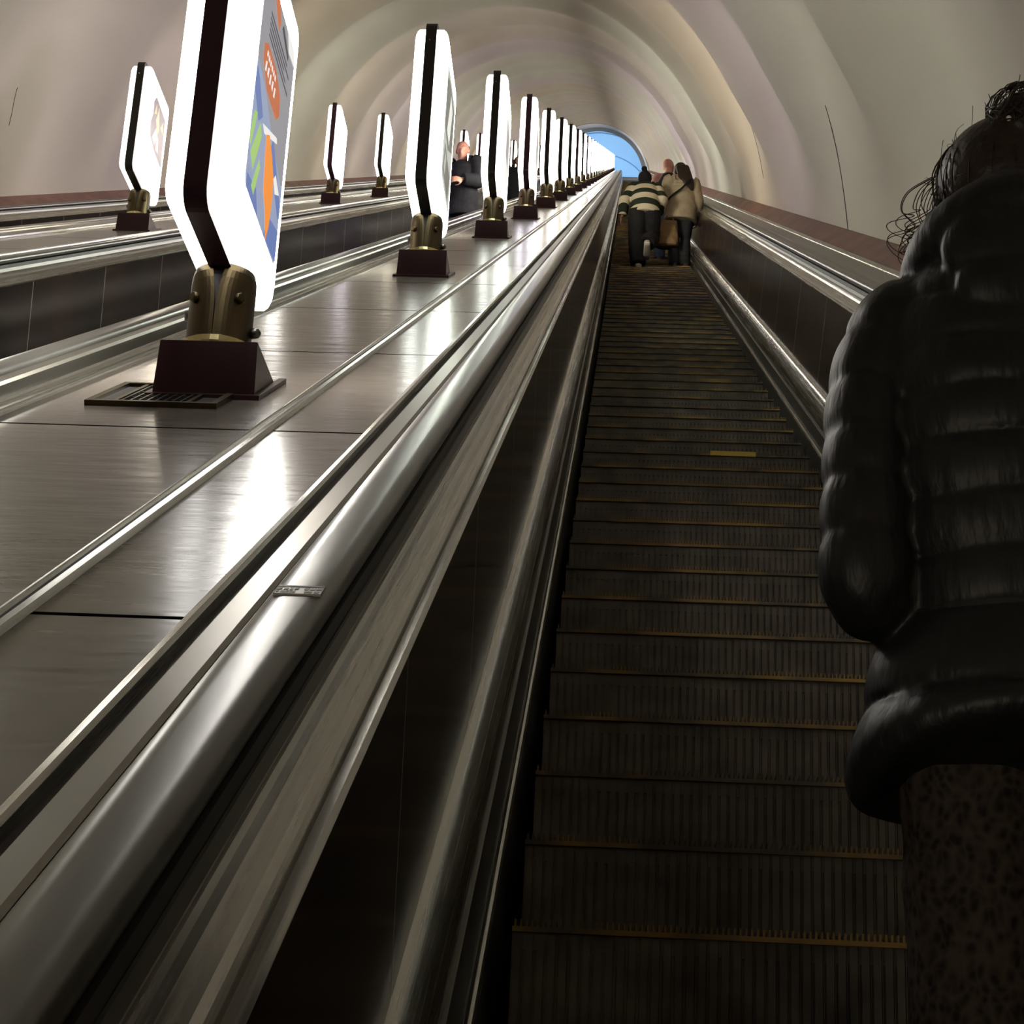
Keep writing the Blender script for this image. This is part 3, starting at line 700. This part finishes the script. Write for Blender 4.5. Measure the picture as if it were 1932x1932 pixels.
hair_m = fabric('dark_brown_hair', (.012, .0075, .0055), (.034, .021, .014), 40, .45, .35); sole_m = mat('white_sole', (.6, .58, .52), .6); shoe_m = mat('dark_shoe', (.02, .02, .02), .5); pale_shoe = mat('pale_shoe', (.30, .29, .27), .6); mustard = fabric('mustard_cloth', (.30, .20, .06), (.38, .27, .09))
# wide striped jumper
stripe = mat('striped_knit', (.4, .36, .28), .9, 0, .15)
Nn, Ll, Bb = nodes(stripe); tc = Nn.new('ShaderNodeTexCoord'); sx = Nn.new('ShaderNodeSeparateXYZ'); Ll.new(tc.outputs['Object'], sx.inputs[0])
ad = Nn.new('ShaderNodeMath'); ad.operation = 'MULTIPLY_ADD'; Ll.new(sx.outputs['Y'], ad.inputs[0]); ad.inputs[1].default_value = .25; Ll.new(sx.outputs['Z'], ad.inputs[2])
mm_ = Nn.new('ShaderNodeMath'); mm_.operation = 'MULTIPLY_ADD'; Ll.new(ad.outputs[0], mm_.inputs[0]); mm_.inputs[1].default_value = 1 / .20; mm_.inputs[2].default_value = .55
fr_ = Nn.new('ShaderNodeMath'); fr_.operation = 'FRACT'; Ll.new(mm_.outputs[0], fr_.inputs[0])
gt = Nn.new('ShaderNodeMath'); gt.operation = 'GREATER_THAN'; Ll.new(fr_.outputs[0], gt.inputs[0]); gt.inputs[1].default_value = .5
colour(stripe, ramp(stripe, gt.outputs[0], [(.4, (.022, .028, .020)), (.6, (.52, .47, .36))])); bump(stripe, noise(stripe, coords(stripe, (1, 1, 1), False), 60, 2), .4, .01)

def at_step(j, x, dy=.2): p = step_at(j); return (x, p.y + dy, p.z)
# the climber in the striped jumper
t = thing('person', 'person in a wide striped jumper, dark beanie and black trousers climbing the steps', 'person', at_step(50, .245, .16))
J = pose(.955, pelvis=(.02, 0, .95), waist=(.02, .03, 1.07), chest=(.02, .10, 1.25), neck=(.01, .17, 1.41), head=(.01, .23, 1.53), ls=(-.14, .15, 1.35), le=(-.26, .06, 1.11), lw=(-.285, .12, .90), rs=(.17, .15, 1.35), re=(.25, .05, 1.12), rw=(.20, .22, .98),
         lh=(-.08, 0, .92), lk=(-.08, .05, .50), la=(-.05, -.01, .09), rh=(.11, 0, .92), rk=(.115, .12, .56), ra=(.06, -.16, .33), pitch=-.35, foot_ra=-.5)
human(t, J, skin_m); top(t, J, stripe, 'jumper', (.205, .195, .18), (.082, .078, .066), -.10, ripple=.005); legs(t, J, blk, rr=(.13, .125, .115, .115, .105), hem=-.01); shoes(t, J, pale_shoe, sole_m)
bm = bmesh.new(); hc = J['head'] + Vector((0, -.012, .012)); ball(bm, hc, (.092, .105, .098), 18); ball(bm, hc + Vector((0, -.05, -.045)), (.085, .06, .06), 14); ball(bm, hc + Vector((-.012, -.02, .125)), (.04, .04, .037), 12); tube(bm, [hc + Vector((0, -.01, .07)), hc + Vector((-.01, -.02, .11))], [.05, .03], 12)
fuse('beanie', bm, blk, t, .01, 2)
# woman in beige with tote
t = thing('person', 'woman in a beige hooded jacket with long brown hair and dark crossbody strap', 'person', at_step(51, .735, .17), None, .18)
J = pose(.94, ls=(-.17, 0, 1.385), le=(-.225, -.02, 1.12), lw=(-.20, .05, .90), yaw=.55, pitch=-.15, w=1.0, lk=(-.09, .03, .49), rk=(.08, .02, .49), la=(-.085, -.02, .09), ra=(.075, -.02, .09), head=(-.02, .035, 1.575))
human(t, J, skin_m); jk = top(t, J, beige, 'jacket', (.235, .225, .205), (.095, .085, .068), -.17, ripple=.006); legs(t, J, dgrey, rr=(.105, .092, .072, .075, .075)); shoes(t, J, shoe_m, shoe_m)
bm = bmesh.new(); hc = J['head']
ball(bm, hc + Vector((.005, -.02, .02)), (.088, .098, .098), 18); p, r = interp([hc + Vector((.02, -.07, .03)), hc + Vector((.05, -.10, -.10)), hc + Vector((.10, -.13, -.24)), hc + Vector((.13, -.12, -.34))], [(.092, .06), (.095, .05), (.075, .04), (.035, .02)], 14); tube(bm, p, r, 14); fuse('hair', bm, hair_m, t, .009, 2)
bm = bmesh.new(); p, r = interp([(.14, -.06, 1.33), (.08, -.152, 1.27), (-.02, -.168, 1.13), (-.14, -.15, 1.02), (-.20, -.07, .97)], [(.014, .007)] * 5, 18); tube(bm, p, r, 8); obj('shoulder_strap', bm, blk, t, smooth=True)
lw = Matrix.Rotation(.18, 3, 'Z') @ (J['lw'] + Vector((0, .02, -.09)))
tb = thing('tote_bag', 'tan canvas tote bag hanging from the left hand of the beige-jacketed woman', 'bag', Vector(at_step(51, .735, .17)) + lw + Vector((.03, -.13, -.45)))
bm = bmesh.new(); k = 20; prev = None
for i in range(k + 1):
    z = .37 * i / k; f = 1 - .55 * (i / k) ** 3; wd = .155 * (1 - .28 * (i / k) ** 2); ring = []
    for q in range(28):
        a_ = 2 * PI * q / 28; cx_ = math.copysign(abs(math.cos(a_)) ** .55, math.cos(a_)); cy_ = math.copysign(abs(math.sin(a_)) ** .7, math.sin(a_)); wr_ = 1 + .05 * math.sin(5 * a_ + i * .5)
        ring.append(bm.verts.new((wd * cx_ * wr_ - .02 * (1 - i / k), .07 * f * cy_ * wr_, z + .012 * math.sin(3 * a_) * (i == 0))))
    if prev:
        for q in range(28): bm.faces.new((prev[q], prev[(q + 1) % 28], ring[(q + 1) % 28], ring[q]))
    else: bm.faces.new(ring[::-1])
    prev = ring
bm.faces.new(prev); obj('bag_body', bm, tan, tb, smooth=True)
for g in (-1, 1):
    bm = bmesh.new(); p, r = interp([(-.07, g * .025, .35), (-.02, g * .018, .42), (.035, g * .008, .47), (.06, g * .016, .42), (.075, g * .025, .35)], [(.012, .004)] * 5, 16); tube(bm, p, r, 8); obj('bag_handle', bm, tan, tb, smooth=True)
# bald man ahead
t = thing('person', 'bald man in a pink-sleeved top, dark vest and jeans, standing ahead of the others', 'person', at_step(55, .60, .18), None, -.1)
J = pose(.985, yaw=-.5, pitch=.05, ls=(-.15, 0, 1.36), le=(-.215, -.02, 1.12), lw=(-.20, .10, .92), rs=(.15, 0, 1.36), re=(.215, -.02, 1.12))
human(t, J, skin_r); top(t, J, pink, 'shirt', (.19, .175, .19), (.082, .07, .055), -.02); legs(t, J, denim); shoes(t, J, shoe_m, shoe_m)
bm = bmesh.new(); p, r = interp([J['pelvis'] + Vector((0, 0, .02)), J['waist'], J['chest'], J['chest'].lerp(J['neck'], .6), J['neck']], [(.195, .145), (.19, .135), (.185, .14), (.13, .12), (.085, .085)], 20); tube(bm, p, r, 22); fuse('vest', bm, navy, t, .011, 2)
bm = bmesh.new(); tube(bm, [J['pelvis'] + Vector((0, 0, -.03)), J['pelvis'] + Vector((0, 0, .035))], [(.205, .152), (.203, .15)], 24); obj('waist_band', bm, mustard, t, smooth=False)
# two people on the middle escalator
def mid_at(x, s):
    j = round((P(0, s, 0).y - .1) / RUN); Y = .1 + RUN * j; return (x, Y + .17, Y * math.tan(A))
t = thing('person', 'man with cropped hair in a dark coat looking down, riding the middle escalator', 'person', mid_at(-2.03, 23.0), None, PI - .35)
J = pose(1.07, yaw=.25, pitch=-.30, le=(-.25, .05, 1.12), lw=(-.12, .24, 1.06), re=(.25, .05, 1.12), rw=(.14, .22, 1.0))
human(t, J, skin_r); top(t, J, navy, 'coat', (.225, .205, .215), (.10, .088, .07), -.25, ripple=.004); legs(t, J, denim); shoes(t, J, shoe_m, shoe_m)
bm = bmesh.new(); hc = J['head']; ball(bm, hc + Vector((0, -.026, .040)), (.078, .09, .08), 18); fuse('hair', bm, hair_m, t, .008, 2)
bm = bmesh.new(); p, r = interp([(-.07, .05, 1.40), (-.10, -.03, 1.43), (0, -.095, 1.45), (.10, -.03, 1.43), (.07, .05, 1.40)], [(.03, .02)] * 5, 16); tube(bm, p, r, 10); fuse('collar', bm, navy, t, .01, 2)
t = thing('person', 'person with tousled brown hair and a black coat, farther up the middle escalator', 'person', mid_at(-2.2, 38.5), None, PI)
J = pose(.98); human(t, J, skin_m, .015); top(t, J, blk, 'coat', (.23, .20, .205), (.10, .085, .07), -.38, ripple=.004); legs(t, J, blk); shoes(t, J, shoe_m, shoe_m)
bm = bmesh.new(); hc = J['head']; ball(bm, hc + Vector((0, -.025, .03)), (.10, .10, .095), 16)
for g in (-1, 1): p, r = interp([hc + Vector((.07 * g, 0, .03)), hc + Vector((.10 * g, .01, -.06)), hc + Vector((.09 * g, .02, -.16))], [.035, .035, .02], 8); tube(bm, p, r, 10)
fuse('hair', bm, hair_m, t, .01, 2)

# ------------------------------------------------------------------ the woman in the puffer jacket, a few steps ahead
puff = mat('black_puffer_nylon', (.010, .010, .011), .48, 0, .28)
vv = coords(puff, (1, 1, .45), False); a1 = noise(puff, coords(puff, (9, 9, 2.2), False), 2.6, 4); bump(puff, a1, .4, .02)
leo = mat('brown_animal_print', (.05, .035, .025), .85, 0, .15)
Nn, Ll, Bb = nodes(leo); vo = Nn.new('ShaderNodeTexVoronoi'); vo.inputs['Scale'].default_value = 85; nd = Nn.new('ShaderNodeMix'); nd.data_type = 'VECTOR'; nd.inputs[0].default_value = .03; lc = coords(leo, (1, 1, .75), False); nz = Nn.new('ShaderNodeTexNoise'); nz.inputs['Scale'].default_value = 26; Ll.new(lc, nz.inputs['Vector']); Ll.new(lc, nd.inputs[4]); Ll.new(nz.outputs['Color'], nd.inputs[5]); Ll.new(nd.outputs[1], vo.inputs['Vector'])
colour(leo, ramp(leo, vo.outputs['Distance'], [(.2, (.009, .007, .006)), (.42, (.024, .018, .015)), (.8, (.045, .034, .028))]))
pb = step_at(-3)
t = thing('person', 'woman seen from behind in a black quilted puffer jacket and brown animal-print trousers', 'person', (.525, pb.y + .135, pb.z))
J = pose(.965, head=(.0, .035, 1.565), neck=(0, -.01, 1.42), ls=(-.17, 0, 1.34), le=(-.215, -.045, .955), lw=(-.10, .20, 1.06), rs=(.17, 0, 1.34), re=(.22, -.045, .955), rw=(.06, .23, 1.10), yaw=.12, pitch=-.12,
         lh=(-.075, 0, .90), rh=(.075, 0, .90), lk=(-.07, .02, .49), rk=(.07, .02, .49), la=(-.065, -.02, .09), ra=(.065, -.02, .09), w=.86)
human(t, J, skin_m, .008)
def scallop(u, pw=.36): return abs(math.sin(PI * u)) ** pw
def puffy(bm, pts, rad, n, pitch, amp, ref=(1, 0, 0), seg=40, tilt=0, ph=0):
    P_, R_ = interp(pts, rad, n); dist = 0; prev = None; L_ = None
    for i, (p, r) in enumerate(zip(P_, R_)):
        if i: dist += (P_[i] - P_[i - 1]).length
        tt = P_[min(i + 1, n)] - P_[max(i - 1, 0)]; u, v_ = frame_for(tt, Vector(ref)); ring = []
        for k in range(seg):
            a_ = 2 * PI * k / seg
            g = 1 + 0.0
            off = amp * (scallop((dist + tilt * math.sin(a_) + ph) / (pitch(dist) if callable(pitch) else pitch)) - .6) + .0025 * math.sin(7 * a_ + i * .9) * (1 - scallop((dist + ph) / (pitch if not callable(pitch) else pitch(dist))))
            ring.append(bm.verts.new(p + u * (r[0] + off) * math.cos(a_) + v_ * (r[1] + off) * math.sin(a_)))
        if prev:
            for k in range(seg): bm.faces.new((prev[k], prev[(k + 1) % seg], ring[(k + 1) % seg], ring[k]))
        else: bm.faces.new(ring[::-1])
        prev = ring
    bm.faces.new(prev)
bm = bmesh.new()
puffy(bm, [(0, 0, .885), (0, 0, .96), (0, 0, 1.06), (0, 0, 1.17), (0, -.005, 1.25), (0, -.01, 1.325), (0, -.01, 1.375), (0, 0, 1.41)], [(.168, .135), (.172, .135), (.185, .145), (.19, .15), (.188, .14), (.168, .12), (.125, .10), (.085, .085)], 120, .072, .011, tilt=.01)
puffy(bm, [(0, 0, .665), (0, 0, .70), (0, 0, .76), (0, 0, .83), (0, 0, .90)], [(.222, .185), (.225, .185), (.212, .175), (.195, .155), (.168, .135)], 60, .118, .018)
for v_ in bm.verts:
    if v_.co.z < .80: v_.co.z += .085 * max(0, -v_.co.y / .19) * (.80 - v_.co.z) / .135
bm.verts.index_update()
for g in (-1, 1):
    e, wq = Vector((g * .208, -.05, .935)), (Vector((-.10, .20, 1.04)) if g < 0 else Vector((.06, .23, 1.08)))
    puffy(bm, [(g * .09, 0, 1.33), (g * .145, 0, 1.312), (g * .190, -.012, 1.22), (g * .205, -.04, 1.06), e, e.lerp(wq, .15) + Vector((0, -.01, -.022)), e.lerp(wq, .5), wq], [(.05, .06), (.062, .066), (.056, .064), (.055, .06), (.056, .058), (.056, .056), (.052, .052), (.042, .042)], 130, .071, .0095, (1, 0, 0), 32, 0, .03)
p, r = interp([(-.075, .09, 1.33), (-.108, .03, 1.375), (-.092, -.06, 1.415), (0, -.102, 1.445), (.092, -.06, 1.415), (.108, .03, 1.375), (.075, .09, 1.33)], [(.028, .03), (.040, .04), (.046, .042), (.052, .044), (.046, .042), (.040, .04), (.028, .03)], 30)
tube(bm, p, r, 18, (0, 0, 1)); ball(bm, (0, -.10, 1.375), (.115, .05, .08), 18); ball(bm, (0, -.115, 1.32), (.10, .035, .06), 18)
jk = fuse('puffer_jacket', bm, puff, t, .0055, 2)
bm = bmesh.new(); prev = None
for i in range(49):                                                   # waist tape
    a_ = 2 * PI * i / 48; ring = [bm.verts.new(((.166 + d) * math.cos(a_), (.133 + d) * math.sin(a_), .89 + zz)) for d, zz in ((0, -.008), (.006, -.006), (.006, .006), (0, .008))]
    if prev:
        for q in range(4): bm.faces.new((prev[q], prev[(q + 1) % 4], ring[(q + 1) % 4], ring[q]))
    prev = ring
obj('waist_tape', bm, puff, jk)
legs(t, J, leo, .009, (.10, .097, .093, .092, .09)); shoes(t, J, shoe_m, shoe_m)
# hair drawn up into a bun, with loose curls by the ear
hc = J['head']; bm = bmesh.new()
ball(bm, hc + Vector((-.004, -.018, .027)), (.089, .102, .096), 24); ball(bm, hc + Vector((0, -.055, -.045)), (.068, .05, .05), 18); ball(bm, hc + Vector((-.047, -.01, -.012)), (.038, .055, .05), 14); ball(bm, hc + Vector((.045, -.01, -.015)), (.038, .055, .05), 14)
bc = hc + Vector((.012, -.085, .098))
for i in range(7): a_ = i * 2 * PI / 7; ball(bm, bc + Vector((.026 * math.cos(a_), .02 * math.sin(a_), .024 * math.sin(a_ + .6))), (.023, .02, .022), 10)
ball(bm, bc, (.036, .032, .034), 12)
hr_o = fuse('hair', bm, hair_m, t, .006, 3)
bm = bmesh.new(); rnd = random.Random(7)
for i in range(420):                                                  # strands combed from the hairline up to the bun
    a_ = rnd.uniform(PI * .62, PI * 2.38); st = hc + Vector((.082 * math.cos(a_), .092 * math.sin(a_) - .02, rnd.uniform(-.10, .0)))
    md = hc + Vector((.080 * math.cos(a_) * .72, .093 * math.sin(a_) * .8 - .03, .075)); md = hc + (md - hc).normalized() * .112
    st = hc + Vector((0, -.018, .0)) + (st - hc - Vector((0, -.018, 0))).normalized() * .092
    p, r = interp([st, st.lerp(md, .5) + (st.lerp(md, .5) - hc).normalized() * rnd.uniform(.008, .017) + Vector((rnd.uniform(-.008, .008), rnd.uniform(-.008, .008), 0)), md, bc + Vector((rnd.uniform(-.015, .015), rnd.uniform(-.01, .01), -.015))], [.0005, .0010, .0010, .0006], 12); tube(bm, p, r, 4)
for i in range(46):                                                   # flyaways
    a_ = rnd.uniform(PI * .7, PI * 2.3); b_ = rnd.uniform(-.3, 1.1); d = Vector((math.cos(a_) * math.cos(b_), math.sin(a_) * math.cos(b_), math.sin(b_))); p0 = hc + Vector((0, -.018, .015)) + Vector((d.x * .084, d.y * .098, d.z * .09))
    tg = Vector((-d.y, d.x, rnd.uniform(-.6, .4))); p, r = interp([p0, p0 + d * .012 + tg * .015, p0 + d * .018 + tg * .04, p0 + d * rnd.uniform(.005, .03) + tg * .06], [.0004] * 4, 8); tube(bm, p, r, 4)
for i in range(15):                                                   # curls in front of the left ear
    j_ = rnd.uniform(-.016, .012); k_ = rnd.uniform(-.02, .015); lo_ = rnd.uniform(.75, 1.15); e0 = hc + Vector((-.080 + j_, .005 + k_, .055))
    pts = [e0, e0 + Vector((-.022 + j_, -.01, -.03)), e0 + Vector((-.034 + j_, -.02, -.065)), e0 + Vector((-.030, -.02, -.09 * lo_)), e0 + Vector((-.052 + j_, -.025, -.108 * lo_)), e0 + Vector((-.066, -.03, -.128 * lo_)), e0 + Vector((-.050 + k_, -.035, -.146 * lo_)), e0 + Vector((-.034, -.035, -.132 * lo_))]
    p, r = interp(pts, [.0007] * 8, 36); tube(bm, p, r, 4)
obj('loose_strands', bm, hair_m, hr_o, smooth=True)
bm = bmesh.new()
for i in range(110):                                                  # hair wound about the bun
    q = Quaternion((rnd.uniform(-1, 1), rnd.uniform(-1, 1), rnd.uniform(-1, 1)), rnd.uniform(0, 6)); rr_ = rnd.uniform(.041, .050); a0 = rnd.uniform(0, 6); ln = rnd.uniform(1.2, 2.6)
    pts = [bc + q @ Vector((rr_ * math.cos(a0 + ln * u / 6), rr_ * math.sin(a0 + ln * u / 6), .012 * math.sin(u))) for u in range(7)]
    if rnd.random() < .2: pts[-1] += (pts[-1] - bc) * .18
    tube(bm, pts, [.0005, .0010, .0012, .0012, .0012, .0010, .0004], 4)
obj('bun_strands', bm, hair_m, hr_o, smooth=True)
gem = mat('clear_bead', (.85, .85, .82), .08, 0, .9, coat=1); bm = bmesh.new()
for i in range(6): a_ = math.radians(150 + 42 * i); ball(bm, bc + Vector((.043 * math.cos(a_), .034 * math.sin(a_) - .002, -.026 + .004 * math.sin(2 * a_))), .0042 + .0008 * (i % 2), 10)
q = obj('bead_hair_tie', bm, gem, hr_o, smooth=True); q['label'] = 'hair tie set with small clear beads'
